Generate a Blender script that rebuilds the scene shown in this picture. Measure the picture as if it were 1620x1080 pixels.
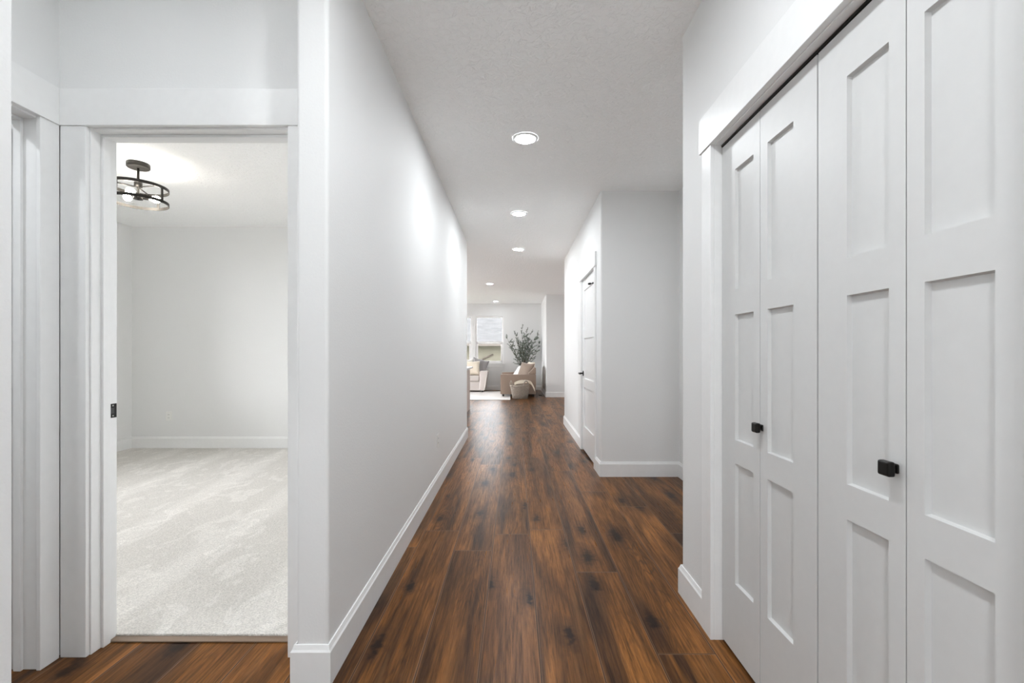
import bpy, bmesh, math, random
from mathutils import Vector, Matrix, Euler

S = bpy.context.scene
C = S.collection
for o in list(bpy.data.objects):
    bpy.data.objects.remove(o, do_unlink=True)

# ------------------------------------------------------------------ camera
F_PX, U0, V0, EYE = 720.0, 814.5, 557.5, 1.19
cam = bpy.data.cameras.new('camera')
cam.sensor_fit = 'HORIZONTAL'
cam.sensor_width = 36.0
cam.lens = 36.0 * F_PX / 1620.0
cam.shift_x = -(U0 - 810.0) / 1620.0
cam.shift_y = (V0 - 540.0) / 1620.0
cam.clip_start = 0.02
cam.clip_end = 300
cam_o = bpy.data.objects.new('camera', cam)
C.objects.link(cam_o)
cam_o.location = (0, 0, EYE)
cam_o.rotation_euler = (math.radians(90), 0, 0)
S.camera = cam_o

# ------------------------------------------------------------------ colour management, world
S.view_settings.view_transform = 'Standard'
S.view_settings.look = 'None'
S.view_settings.exposure = 0.72
S.view_settings.gamma = 1.0
S.view_settings.use_curve_mapping = False

SKY = 9.3            # overcast sky
DOWNLIGHT = 205.0     # recessed lamps
BULB = 58.0          # bulbs in the bedroom fixture

S.cycles.max_bounces = 16
S.cycles.diffuse_bounces = 10

W = bpy.data.worlds.new('sky')
S.world = W
W.use_nodes = True
wn = W.node_tree.nodes
bg = wn['Background']
bg.inputs['Color'].default_value = (0.95, 0.97, 1.0, 1)
bg.inputs['Strength'].default_value = SKY

H = 2.743            # ceiling height
T = 0.115            # wall thickness


# ------------------------------------------------------------------ node helpers
def new_mat(name):
    m = bpy.data.materials.new(name)
    m.use_nodes = True
    nt = m.node_tree
    b = nt.nodes['Principled BSDF']
    return m, nt, b


def N(nt, t, **kw):
    n = nt.nodes.new(t)
    for k, v in kw.items():
        if k.startswith('i_'):
            n.inputs[k[2:]].default_value = v
        else:
            setattr(n, k, v)
    return n


def L(nt, a, b):
    nt.links.new(a, b)


def math_(nt, op, a, b=None, c=None):
    n = nt.nodes.new('ShaderNodeMath')
    n.operation = op
    for i, v in enumerate((a, b, c)):
        if v is None:
            continue
        if isinstance(v, (int, float)):
            n.inputs[i].default_value = v
        else:
            nt.links.new(v, n.inputs[i])
    return n.outputs[0]


def mixc(nt, f, a, b, mode='MIX'):
    n = nt.nodes.new('ShaderNodeMix')
    n.data_type = 'RGBA'
    n.blend_type = mode
    for sock, v in ((n.inputs[0], f), (n.inputs[6], a), (n.inputs[7], b)):
        if isinstance(v, (int, float)):
            sock.default_value = v
        elif isinstance(v, tuple):
            sock.default_value = (*v, 1) if len(v) == 3 else v
        else:
            nt.links.new(v, sock)
    return n.outputs[2]


def simple(name, col, rough=0.5, metal=0.0, bump=None, spec=0.5, sheen=0.0):
    m, nt, b = new_mat(name)
    b.inputs['Base Color'].default_value = (*col, 1)
    b.inputs['Roughness'].default_value = rough
    b.inputs['Metallic'].default_value = metal
    b.inputs['Specular IOR Level'].default_value = spec
    tc = N(nt, 'ShaderNodeTexCoord')
    nz = N(nt, 'ShaderNodeTexNoise')
    nz.inputs['Scale'].default_value = bump[0] if bump else 30
    nz.inputs['Detail'].default_value = 3
    L(nt, tc.outputs['Object'], nz.inputs['Vector'])
    # a touch of tonal variation of the paint or cloth itself
    v = math_(nt, 'MULTIPLY_ADD', nz.outputs['Fac'], 0.06, 0.97)
    L(nt, mixc(nt, 1.0, col, v, 'MULTIPLY'), b.inputs['Base Color'])
    if bump:
        bp = N(nt, 'ShaderNodeBump')
        bp.inputs['Strength'].default_value = bump[1]
        bp.inputs['Distance'].default_value = bump[2]
        L(nt, nz.outputs['Fac'], bp.inputs['Height'])
        L(nt, bp.outputs[0], b.inputs['Normal'])
    if sheen:
        b.inputs['Sheen Weight'].default_value = sheen
    return m


def emitter(name, col, strength):
    m, nt, b = new_mat(name)
    nt.nodes.remove(b)
    e = N(nt, 'ShaderNodeEmission')
    e.inputs['Color'].default_value = (*col, 1)
    e.inputs['Strength'].default_value = strength
    L(nt, e.outputs[0], nt.nodes['Material Output'].inputs['Surface'])
    return m


def make_wall(name, col, scale, strength, rough=0.6, dist=0.002, blobs=False):
    m, nt, b = new_mat(name)
    b.inputs['Base Color'].default_value = (*col, 1)
    b.inputs['Roughness'].default_value = rough
    b.inputs['Specular IOR Level'].default_value = 0.35
    tc = N(nt, 'ShaderNodeTexCoord')
    nz = N(nt, 'ShaderNodeTexNoise')
    nz.inputs['Scale'].default_value = scale
    nz.inputs['Detail'].default_value = 2.5
    nz.inputs['Roughness'].default_value = 0.55
    L(nt, tc.outputs['Object'], nz.inputs['Vector'])
    h = nz.outputs['Fac']
    if blobs:      # knock-down texture: flattened splatters
        nz.inputs['Distortion'].default_value = 0.8
        r = N(nt, 'ShaderNodeMapRange')
        r.inputs['From Min'].default_value = 0.42
        r.inputs['From Max'].default_value = 0.58
        L(nt, h, r.inputs['Value'])
        h = r.outputs[0]
    bp = N(nt, 'ShaderNodeBump')
    bp.inputs['Strength'].default_value = strength
    bp.inputs['Distance'].default_value = dist
    L(nt, h, bp.inputs['Height'])
    L(nt, bp.outputs[0], b.inputs['Normal'])
    return m


def make_wood_floor():
    m, nt, b = new_mat('hardwood_planks')
    tc = N(nt, 'ShaderNodeTexCoord')
    sp = N(nt, 'ShaderNodeSeparateXYZ')
    L(nt, tc.outputs['Object'], sp.inputs[0])
    X, Y = sp.outputs[0], sp.outputs[1]
    PW, PL = 0.232, 2.1
    xs = math_(nt, 'DIVIDE', math_(nt, 'ADD', X, 20 * PW - 0.097), PW)
    ix = math_(nt, 'FLOOR', xs)
    fx = math_(nt, 'FRACT', xs)
    w1 = N(nt, 'ShaderNodeTexWhiteNoise', noise_dimensions='1D')
    L(nt, ix, w1.inputs['W'])
    ys = math_(nt, 'ADD', math_(nt, 'DIVIDE', math_(nt, 'ADD', Y, 20.0), PL), math_(nt, 'MULTIPLY', w1.outputs['Value'], 7.3))
    iy = math_(nt, 'FLOOR', ys)
    fy = math_(nt, 'FRACT', ys)
    cb = N(nt, 'ShaderNodeCombineXYZ')
    L(nt, ix, cb.inputs[0]); L(nt, iy, cb.inputs[1])
    w2 = N(nt, 'ShaderNodeTexWhiteNoise', noise_dimensions='2D')
    L(nt, cb.outputs[0], w2.inputs['Vector'])
    rnd = w2.outputs['Value']
    rs = N(nt, 'ShaderNodeSeparateColor')
    L(nt, w2.outputs['Color'], rs.inputs[0])
    r2, r3 = rs.outputs[1], rs.outputs[2]

    def coords(sx, sy):
        c = N(nt, 'ShaderNodeCombineXYZ')
        L(nt, math_(nt, 'ADD', math_(nt, 'MULTIPLY', X, sx), math_(nt, 'MULTIPLY', rnd, 37.0)), c.inputs[0])
        L(nt, math_(nt, 'ADD', math_(nt, 'MULTIPLY', Y, sy), math_(nt, 'MULTIPLY', r2, 23.0)), c.inputs[1])
        L(nt, math_(nt, 'MULTIPLY', r3, 11.0), c.inputs[2])
        return c.outputs[0]

    def noise(vec, scale, detail, rough=0.55, dist=0.0):
        n = N(nt, 'ShaderNodeTexNoise')
        n.inputs['Scale'].default_value = scale
        n.inputs['Detail'].default_value = detail
        n.inputs['Roughness'].default_value = rough
        n.inputs['Distortion'].default_value = dist
        L(nt, vec, n.inputs['Vector'])
        return n.outputs['Fac']

    def rng(v, a, b_, c=0.0, d=1.0):
        r = N(nt, 'ShaderNodeMapRange')
        for k, q in (('From Min', a), ('From Max', b_), ('To Min', c), ('To Max', d)):
            r.inputs[k].default_value = q
        L(nt, v, r.inputs['Value'])
        return r.outputs[0]

    broad = noise(coords(6.5, 0.75), 1.0, 4, 0.6, 0.5)        # big smoky figure
    fine = noise(coords(95.0, 4.0), 1.0, 5, 0.7)             # fibre
    pore = noise(coords(260.0, 12.0), 1.0, 3, 0.65)
    # cathedral rings: nested parabolas along each board, bent by noise
    xl = math_(nt, 'MULTIPLY', math_(nt, 'SUBTRACT', math_(nt, 'ADD', fx, math_(nt, 'MULTIPLY', math_(nt, 'SUBTRACT', r2, 0.5), 0.5)), 0.5), PW)
    wob = noise(coords(7.0, 1.6), 1.0, 3, 0.55)
    tt = math_(nt, 'ADD', math_(nt, 'MULTIPLY', Y, 5.0), math_(nt, 'MULTIPLY', math_(nt, 'MULTIPLY', xl, xl), 520.0))
    tt = math_(nt, 'ADD', tt, math_(nt, 'MULTIPLY', wob, 9.0))
    ring = math_(nt, 'MULTIPLY_ADD', math_(nt, 'SINE', math_(nt, 'MULTIPLY', tt, 6.2832)), 0.5, 0.5)
    rmask = rng(noise(coords(3.0, 0.7), 1.0, 2), 0.46, 0.62)
    smoke = noise(coords(8.5, 0.62), 1.0, 5, 0.60, 0.5)

    base = mixc(nt, rng(broad, 0.34, 0.62), (0.052, 0.0215, 0.0075), (0.225, 0.092, 0.024))
    base = mixc(nt, math_(nt, 'MULTIPLY', rng(r3, 0.0, 1.0), 0.35), base, (0.150, 0.060, 0.019))
    base = mixc(nt, 1.0, base, rng(rnd, 0, 1, 0.90, 1.34), 'MULTIPLY')
    base = mixc(nt, math_(nt, 'MULTIPLY', rng(smoke, 0.50, 0.66), 0.85), base, (0.028, 0.0145, 0.0095))
    base = mixc(nt, 1.0, base, rng(fine, 0.32, 0.68, 0.42, 1.46), 'MULTIPLY')
    base = mixc(nt, math_(nt, 'MULTIPLY', math_(nt, 'MULTIPLY', rng(ring, 0.55, 1.0), rmask), 0.60), base, (0.040, 0.020, 0.011))
    base = mixc(nt, math_(nt, 'MULTIPLY', rng(pore, 0.56, 0.70), 0.42), base, (0.034, 0.018, 0.010))
    # pale worn streaks
    base = mixc(nt, math_(nt, 'MULTIPLY', rng(noise(coords(22, 0.9), 1.0, 3), 0.58, 0.78), 0.34), base, (0.33, 0.165, 0.065))
    # knots with dark halo
    kv = N(nt, 'ShaderNodeTexVoronoi', feature='F1', voronoi_dimensions='2D')
    kv.inputs['Scale'].default_value = 1.0
    kv.inputs['Randomness'].default_value = 1.0
    warp = N(nt, 'ShaderNodeTexNoise')
    warp.inputs['Scale'].default_value = 24.0
    L(nt, tc.outputs['Object'], warp.inputs['Vector'])
    kadd = N(nt, 'ShaderNodeVectorMath', operation='ADD')
    ksc = N(nt, 'ShaderNodeVectorMath', operation='SCALE')
    ksc.inputs['Scale'].default_value = 0.26
    L(nt, warp.outputs['Color'], ksc.inputs[0])
    kc = N(nt, 'ShaderNodeCombineXYZ')
    L(nt, math_(nt, 'ADD', math_(nt, 'MULTIPLY', X, 4.4), math_(nt, 'MULTIPLY', rnd, 31.0)), kc.inputs[0])
    L(nt, math_(nt, 'ADD', math_(nt, 'MULTIPLY', Y, 1.6), math_(nt, 'MULTIPLY', r2, 17.0)), kc.inputs[1])
    L(nt, kc.outputs[0], kadd.inputs[0]); L(nt, ksc.outputs[0], kadd.inputs[1])
    L(nt, kadd.outputs[0], kv.inputs['Vector'])
    kd = kv.outputs['Distance']
    ksep = N(nt, 'ShaderNodeSeparateColor')
    L(nt, kv.outputs['Color'], ksep.inputs[0])
    keep = math_(nt, 'GREATER_THAN', ksep.outputs[0], 0.50)
    ksize = math_(nt, 'MULTIPLY_ADD', ksep.outputs[1], 0.9, 0.45)
    kd = math_(nt, 'DIVIDE', kd, ksize)
    halo = math_(nt, 'MULTIPLY', math_(nt, 'MULTIPLY', rng(kd, 0.38, 0.08), 0.72), keep)
    core = math_(nt, 'MULTIPLY', rng(kd, 0.16, 0.06), keep)
    base = mixc(nt, halo, base, (0.040, 0.019, 0.011))
    base = mixc(nt, math_(nt, 'MULTIPLY', core, 0.85), base, (0.012, 0.008, 0.006))
    # bevelled joints
    ex = math_(nt, 'MINIMUM', fx, math_(nt, 'SUBTRACT', 1.0, fx))
    ey = math_(nt, 'MULTIPLY', math_(nt, 'MINIMUM', fy, math_(nt, 'SUBTRACT', 1.0, fy)), PL / PW)
    e = math_(nt, 'MINIMUM', ex, ey)
    groove = rng(e, 0.005, 0.012, 1.0, 0.0)
    rimv = math_(nt, 'MULTIPLY', rng(e, 0.026, 0.016), 0.32)
    base = mixc(nt, rimv, base, (0.34, 0.20, 0.12))
    base = mixc(nt, math_(nt, 'MULTIPLY', groove, 0.85), base, (0.022, 0.012, 0.008))
    L(nt, base, b.inputs['Base Color'])
    ro = rng(fine, 0.3, 0.7, 0.38, 0.26)
    L(nt, ro, b.inputs['Roughness'])
    b.inputs['Specular IOR Level'].default_value = 0.11
    hgt = math_(nt, 'SUBTRACT', math_(nt, 'MULTIPLY', fine, 0.25), math_(nt, 'MULTIPLY', groove, 1.0))
    bp = N(nt, 'ShaderNodeBump')
    bp.inputs['Strength'].default_value = 0.35
    bp.inputs['Distance'].default_value = 0.0012
    L(nt, hgt, bp.inputs['Height'])
    L(nt, bp.outputs[0], b.inputs['Normal'])
    return m


def make_carpet():
    m, nt, b = new_mat('carpet_pile')
    tc = N(nt, 'ShaderNodeTexCoord')

    def noise(scale, detail, sx=1.0, sy=1.0, rot=0.0, dist=0.0):
        mp = N(nt, 'ShaderNodeMapping')
        mp.inputs['Scale'].default_value = (sx, sy, 1)
        mp.inputs['Rotation'].default_value = (0, 0, rot)
        L(nt, tc.outputs['Object'], mp.inputs[0])
        n = N(nt, 'ShaderNodeTexNoise')
        n.inputs['Scale'].default_value = scale
        n.inputs['Detail'].default_value = detail
        n.inputs['Distortion'].default_value = dist
        L(nt, mp.outputs[0], n.inputs['Vector'])
        return n.outputs['Fac']

    def rng(v, a, b_, c=0.0, d=1.0):
        r = N(nt, 'ShaderNodeMapRange')
        for k, q in (('From Min', a), ('From Max', b_), ('To Min', c), ('To Max', d)):
            r.inputs[k].default_value = q
        L(nt, v, r.inputs['Value'])
        return r.outputs[0]
    pile = noise(170, 3)
    tuft = noise(60, 2)
    # vacuum tracks: slanting bands, broken by footprints
    wv = N(nt, 'ShaderNodeTexWave', wave_type='BANDS', bands_direction='X')
    mp = N(nt, 'ShaderNodeMapping')
    mp.inputs['Rotation'].default_value = (0, 0, math.radians(-3))
    L(nt, tc.outputs['Object'], mp.inputs[0])
    L(nt, mp.outputs[0], wv.inputs['Vector'])
    wv.inputs['Scale'].default_value = 0.46
    wv.inputs['Distortion'].default_value = 1.6
    wv.inputs['Detail'].default_value = 2
    tracks = rng(wv.outputs['Fac'], 0.70, 0.95)
    scuffs = rng(noise(4.2, 4, 1.6, 1.0, 0.35, 1.2), 0.54, 0.60)
    nap = math_(nt, 'ADD', math_(nt, 'MULTIPLY', tracks, 0.50), math_(nt, 'MULTIPLY', scuffs, 0.50))
    col = mixc(nt, nap, (0.615, 0.59, 0.55), (0.76, 0.735, 0.695))
    col = mixc(nt, 1.0, col, rng(pile, 0.25, 0.75, 0.70, 1.22), 'MULTIPLY')
    L(nt, col, b.inputs['Base Color'])
    b.inputs['Roughness'].default_value = 0.95
    b.inputs['Specular IOR Level'].default_value = 0.1
    b.inputs['Sheen Weight'].default_value = 0.2
    bp = N(nt, 'ShaderNodeBump')
    bp.inputs['Strength'].default_value = 0.7
    bp.inputs['Distance'].default_value = 0.006
    L(nt, math_(nt, 'ADD', pile, math_(nt, 'MULTIPLY', tuft, 0.7)), bp.inputs['Height'])
    L(nt, bp.outputs[0], b.inputs['Normal'])
    return m


def make_glass():
    m, nt, b = new_mat('window_glass')
    nt.nodes.remove(b)
    tr = N(nt, 'ShaderNodeBsdfTransparent')
    gl = N(nt, 'ShaderNodeBsdfGlossy')
    gl.inputs['Roughness'].default_value = 0.0
    fr = N(nt, 'ShaderNodeFresnel')
    fr.inputs['IOR'].default_value = 1.45
    mx = N(nt, 'ShaderNodeMixShader')
    L(nt, fr.outputs[0], mx.inputs[0])
    L(nt, tr.outputs[0], mx.inputs[1])
    L(nt, gl.outputs[0], mx.inputs[2])
    L(nt, mx.outputs[0], nt.nodes['Material Output'].inputs['Surface'])
    return m


def make_shingles():
    m, nt, b = new_mat('roof_shingles')
    tc = N(nt, 'ShaderNodeTexCoord')
    br = N(nt, 'ShaderNodeTexBrick')
    br.inputs['Scale'].default_value = 1.0
    br.inputs['Brick Width'].default_value = 0.33
    br.inputs['Row Height'].default_value = 0.15
    br.inputs['Mortar Size'].default_value = 0.012
    br.inputs['Color1'].default_value = (0.029, 0.029, 0.029, 1)
    br.inputs['Color2'].default_value = (0.012, 0.012, 0.012, 1)
    br.inputs['Mortar'].default_value = (0.007, 0.007, 0.008, 1)
    L(nt, tc.outputs['Object'], br.inputs['Vector'])
    L(nt, br.outputs['Color'], b.inputs['Base Color'])
    b.inputs['Roughness'].default_value = 0.9
    return m


def make_siding():
    m, nt, b = new_mat('lap_siding')
    tc = N(nt, 'ShaderNodeTexCoord')
    sp = N(nt, 'ShaderNodeSeparateXYZ')
    L(nt, tc.outputs['Object'], sp.inputs[0])
    f = math_(nt, 'FRACT', math_(nt, 'DIVIDE', sp.outputs[2], 0.16))
    line = math_(nt, 'LESS_THAN', f, 0.08)
    L(nt, mixc(nt, math_(nt, 'MULTIPLY', line, 0.35), (0.078, 0.070, 0.050), (0.04, 0.035, 0.027)), b.inputs['Base Color'])
    b.inputs['Roughness'].default_value = 0.8
    return m


def make_weave(name, c1, c2, scale=60):
    m, nt, b = new_mat(name)
    tc = N(nt, 'ShaderNodeTexCoord')
    nz = N(nt, 'ShaderNodeTexNoise')
    nz.inputs['Scale'].default_value = scale
    nz.inputs['Detail'].default_value = 2
    L(nt, tc.outputs['Object'], nz.inputs['Vector'])
    L(nt, mixc(nt, nz.outputs['Fac'], c1, c2), b.inputs['Base Color'])
    b.inputs['Roughness'].default_value = 0.85
    bp = N(nt, 'ShaderNodeBump')
    bp.inputs['Strength'].default_value = 0.4
    bp.inputs['Distance'].default_value = 0.003
    L(nt, nz.outputs['Fac'], bp.inputs['Height'])
    L(nt, bp.outputs[0], b.inputs['Normal'])
    return m


M = dict(
    wall=make_wall('wall_paint', (0.775, 0.78, 0.777), 130, 0.35),
    ceiling=make_wall('ceiling_paint', (0.945, 0.95, 0.947), 30, 0.5, 0.7, 0.006, True),
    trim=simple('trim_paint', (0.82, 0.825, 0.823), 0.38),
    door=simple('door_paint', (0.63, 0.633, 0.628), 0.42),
    wood=make_wood_floor(),
    carpet=make_carpet(),
    strip=simple('transition_wood', (0.21, 0.145, 0.10), 0.45, bump=(60, 0.2, 0.001)),
    black=simple('black_metal', (0.012, 0.011, 0.010), 0.38, 0.6),
    bronze=simple('bronze_metal', (0.045, 0.042, 0.038), 0.45, 0.7),
    nickel=simple('satin_nickel', (0.45, 0.44, 0.42), 0.35, 0.9),
    plastic=simple('white_plastic', (0.82, 0.82, 0.80), 0.35),
    slot=simple('dark_slot', (0.05, 0.05, 0.05), 0.6),
    vinyl=simple('white_vinyl', (0.92, 0.92, 0.92), 0.35),
    glass=make_glass(),
    lamp=emitter('lamp_diffuser', (0.925, 0.965, 1.0), DOWNLIGHT),
    lamp_soft=emitter('lamp_diffuser_dimmed', (0.925, 0.965, 1.0), DOWNLIGHT * 0.21),
    bulb=emitter('bulb_glow', (1.0, 0.93, 0.83), BULB),
    tan=simple('tan_upholstery', (0.27, 0.20, 0.155), 0.9, bump=(320, 0.3, 0.002), sheen=0.2),
    tan2=simple('tan_cushion_cloth', (0.30, 0.235, 0.19), 0.9, bump=(320, 0.3, 0.002), sheen=0.2),
    greige=simple('pale_upholstery', (0.62, 0.57, 0.54), 0.9, bump=(320, 0.3, 0.002), sheen=0.2),
    cream=simple('cream_cloth', (0.88, 0.80, 0.67), 0.9, bump=(120, 0.4, 0.003), sheen=0.2),
    white=simple('white_cloth', (0.80, 0.78, 0.75), 0.9, bump=(200, 0.3, 0.002), sheen=0.2),
    grey=simple('grey_cloth', (0.34, 0.33, 0.335), 0.9, bump=(200, 0.3, 0.002), sheen=0.2),
    rug=make_weave('rug_pile', (0.74, 0.72, 0.70), (0.84, 0.83, 0.82), 90),
    darkwood=simple('dark_leg_wood', (0.022, 0.016, 0.012), 0.5),
    wicker=make_weave('wicker', (0.17, 0.135, 0.105), (0.50, 0.44, 0.38), 55),
    islandw=simple('pale_island_wood', (0.55, 0.47, 0.43), 0.5, bump=(20, 0.1, 0.001)),
    quartz=simple('pale_quartz', (0.80, 0.79, 0.78), 0.2),
    leaf=simple('olive_leaf', (0.105, 0.135, 0.105), 0.6, bump=(40, 0.1, 0.001)),
    leaf2=simple('olive_leaf_pale', (0.26, 0.30, 0.25), 0.6, bump=(40, 0.1, 0.001)),
    bark=simple('olive_bark', (0.12, 0.095, 0.07), 0.9, bump=(60, 0.5, 0.004)),
    clay=simple('pale_clay', (0.55, 0.52, 0.48), 0.8),
    soil=simple('soil', (0.04, 0.03, 0.02), 1.0),
    shingles=make_shingles(),
    siding=make_siding(),
    fascia=simple('outdoor_trim', (0.06, 0.05, 0.042), 0.7),
    brown=simple('brown_bar', (0.035, 0.023, 0.017), 0.7),
    lawn=make_weave('lawn_grass', (0.05, 0.07, 0.025), (0.09, 0.11, 0.04), 30),
    concrete=simple('pale_concrete', (0.50, 0.49, 0.47), 0.9, bump=(25, 0.2, 0.002)),
    gravel=simple('grey_gravel', (0.13, 0.127, 0.122), 0.9, bump=(30, 0.5, 0.01)),
    vent=simple('vent_metal', (0.07, 0.045, 0.03), 0.5, 0.5),
)


# ------------------------------------------------------------------ mesh helpers
def box(bm, x0, x1, y0, y1, z0, z1, bev=0.0, seg=2, mi=0, mat=None):
    vs = [bm.verts.new(p) for p in ((x0, y0, z0), (x1, y0, z0), (x1, y1, z0), (x0, y1, z0),
                                    (x0, y0, z1), (x1, y0, z1), (x1, y1, z1), (x0, y1, z1))]
    fs = [bm.faces.new([vs[i] for i in q]) for q in
          ((0, 3, 2, 1), (4, 5, 6, 7), (0, 1, 5, 4), (1, 2, 6, 5), (2, 3, 7, 6), (3, 0, 4, 7))]
    for f in fs:
        f.material_index = mi
    geom = vs
    if bev > 0:
        es = list({e for f in fs for e in f.edges})
        r = bmesh.ops.bevel(bm, geom=es, offset=bev, segments=seg, profile=0.5, affect='EDGES', clamp_overlap=True)
        geom = list({v for f in r['faces'] for v in f.verts} | {v for v in vs if v.is_valid})
        for f in r['faces']:
            f.material_index = mi
    if mat is not None:
        # note: after a bevel every vertex of this box is in geom
        bmesh.ops.transform(bm, matrix=mat, verts=geom)
    return geom


def round_corner(bm, x, y, r=0.014, seg=4):
    es = [e for e in bm.edges if all(abs(v.co.x - x) < 1e-5 and abs(v.co.y - y) < 1e-5 for v in e.verts)]
    if es:
        bmesh.ops.bevel(bm, geom=es, offset=r, segments=seg, profile=0.5, affect='EDGES')


def tube(bm, pts, rad, seg=8, cap=True):
    """round bar through pts, rad one number or one per point"""
    pts = [Vector(p) for p in pts]
    rads = rad if isinstance(rad, (list, tuple)) else [rad] * len(pts)
    rings = []
    up = Vector((0, 0, 1))
    prev = None
    for i, p in enumerate(pts):
        d = (pts[min(i + 1, len(pts) - 1)] - pts[max(i - 1, 0)]).normalized()
        if prev is None:
            a = d.cross(up)
            if a.length < 1e-3:
                a = d.cross(Vector((1, 0, 0)))
        else:
            a = prev - d * prev.dot(d)
        a.normalize()
        prev = a
        b = d.cross(a)
        rings.append([bm.verts.new(p + (a * math.cos(t) + b * math.sin(t)) * rads[i])
                      for t in (2 * math.pi * k / seg for k in range(seg))])
    for r0, r1 in zip(rings, rings[1:]):
        for k in range(seg):
            f = bm.faces.new((r0[k], r0[(k + 1) % seg], r1[(k + 1) % seg], r1[k]))
            f.smooth = True
    if cap:
        bm.faces.new(rings[0][::-1]); bm.faces.new(rings[-1])
    return [v for r in rings for v in r]


def ring(bm, c, R, w, h, seg=64):
    """flat hoop: outer radius R, wall w, height h, base centre c"""
    prof = ((R, 0), (R, h), (R - w, h), (R - w, 0))
    rows = []
    for k in range(seg):
        t = 2 * math.pi * k / seg
        rows.append([bm.verts.new((c[0] + r * math.cos(t), c[1] + r * math.sin(t), c[2] + z)) for r, z in prof])
    for k in range(seg):
        a, b = rows[k], rows[(k + 1) % seg]
        for j in range(4):
            f = bm.faces.new((a[j], b[j], b[(j + 1) % 4], a[(j + 1) % 4]))


def lathe(bm, c, prof, seg=32, cap0=True, cap1=True, smooth=True):
    rows = []
    for r, z in prof:
        rows.append([bm.verts.new((c[0] + r * math.cos(2 * math.pi * k / seg), c[1] + r * math.sin(2 * math.pi * k / seg), c[2] + z)) for k in range(seg)])
    for a, b in zip(rows, rows[1:]):
        for k in range(seg):
            f = bm.faces.new((a[k], a[(k + 1) % seg], b[(k + 1) % seg], b[k]))
            f.smooth = smooth
    if cap0:
        bm.faces.new(rows[0][::-1])
    if cap1:
        bm.faces.new(rows[-1])
    return [v for r in rows for v in r]


def obj(name, bm, mat, parent=None, smooth=False, recalc=True):
    if recalc:
        bmesh.ops.recalc_face_normals(bm, faces=bm.faces[:])
    me = bpy.data.meshes.new(name)
    bm.to_mesh(me)
    bm.free()
    for m in (mat if isinstance(mat, (list, tuple)) else [mat]):
        me.materials.append(m)
    if smooth:
        for p in me.polygons:
            p.use_smooth = True
    o = bpy.data.objects.new(name, me)
    C.objects.link(o)
    if parent:
        o.parent = parent
    return o


def tag(o, label=None, cat=None, group=None, kind=None):
    if label:
        o['label'] = label
    if cat:
        o['category'] = cat
    if group:
        o['group'] = group
    if kind:
        o['kind'] = kind
    return o


def empty(name, loc, label, cat, group=None, kind=None):
    o = bpy.data.objects.new(name, None)
    o.empty_display_size = 0.1
    C.objects.link(o)
    o.location = loc
    return tag(o, label, cat, group, kind)


def struct(name, bm, mat, label, cat):
    return tag(obj(name, bm, mat), label, cat, None, 'structure')


def copy_tree(o, parent=None):
    c = o.copy()
    C.objects.link(c)
    if parent:
        c.parent = parent
    for ch in list(o.children):
        copy_tree(ch, c)
    return c


# ------------------------------------------------------------------ floors and ceiling
bm = bmesh.new(); box(bm, -6.6, 4.2, -1.95, 14.56, -0.10, 0.0)
struct('floor', bm, M['wood'], 'dark brown hardwood plank floor running down the hallway', 'floor')
bm = bmesh.new(); box(bm, -4.73, -0.787, 1.903, 5.62, 0.0005, 0.014, 0.005, 2)
struct('floor_bedroom', bm, M['carpet'], 'pale greige carpet of the bedroom seen through the left doorway', 'carpet')
bm = bmesh.new(); box(bm, -6.7, 4.3, -2.0, 14.6, H, H + 0.12)
struct('ceiling', bm, M['ceiling'], 'white textured ceiling with recessed lights', 'ceiling')


# ------------------------------------------------------------------ walls
def wall(name, label, boxes, corners=(), mat=None):
    bm = bmesh.new()
    for b_ in boxes:
        x0, x1, y0, y1 = b_[:4]
        z0, z1 = (b_[4], b_[5]) if len(b_) > 4 else (0.0, H)
        box(bm, x0, x1, y0, y1, z0, z1)
    for x, y in corners:
        round_corner(bm, x, y)
    return struct(name, bm, mat or M['wall'], label, 'wall')


XL, XR = -0.672, 0.826
HEAD = 2.068                     # door head (jamb underside)
JT = 0.018
wall('wall_left', 'long white hallway wall on the left ending in a free edge',
     [(XL - T, XL, 1.637, 6.40)], [(XL, 1.637), (XL - T, 1.637), (XL, 6.40)])
wall('wall_bedroom_front', 'white wall around the bedroom doorway',
     [(-4.85, -1.669 - JT, 1.792, 1.909), (-0.893 + JT, XL - T, 1.792, 1.909),
      (-1.669 - JT, -0.893 + JT, 1.792, 1.909, HEAD + JT, H)])
wall('wall_alcove_left', 'white side wall of the left alcove with a doorway in it',
     [(-1.909, -1.792, 0.80, 0.931 - JT), (-1.909, -1.792, 1.709 + JT, 1.792),
      (-1.909, -1.792, 0.931 - JT, 1.709 + JT, HEAD + JT, H)])
wall('wall_foyer_left', 'white textured wall edge at the far left of the picture',
     [(-1.0, -0.885, -1.8, 0.80), (-1.909, -1.0, 0.685, 0.80)], [])
wall('wall_foyer_back', 'white wall behind the entry', [(-1.0, -0.60, -1.915, -1.8), (-0.12, 0.941, -1.915, -1.8), (-0.60, -0.12, -1.915, -1.8, 2.35, H)])
CH = 2.046                       # closet head
wall('wall_right', 'white wall around the bifold closet on the right',
     [(XR, XR + T, -1.8, 0.698 - JT), (XR, XR + T, 1.885 + JT, 2.2485),
      (XR, XR + T, 0.698 - JT, 1.885 + JT, CH + JT, H), (XR + T, 1.577, 2.1335, 2.2485)], [(XR, 2.2485)])
wall('wall_closet_back', 'white wall behind the closet and at the end of the side recess', [(1.577, 1.692, -1.8, 7.485)])
wall('wall_recess_far', 'white wall facing the camera beyond the closet, side recess',
     [(XR, 1.577, 4.372, 4.487)], [(XR, 4.372)])
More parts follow.
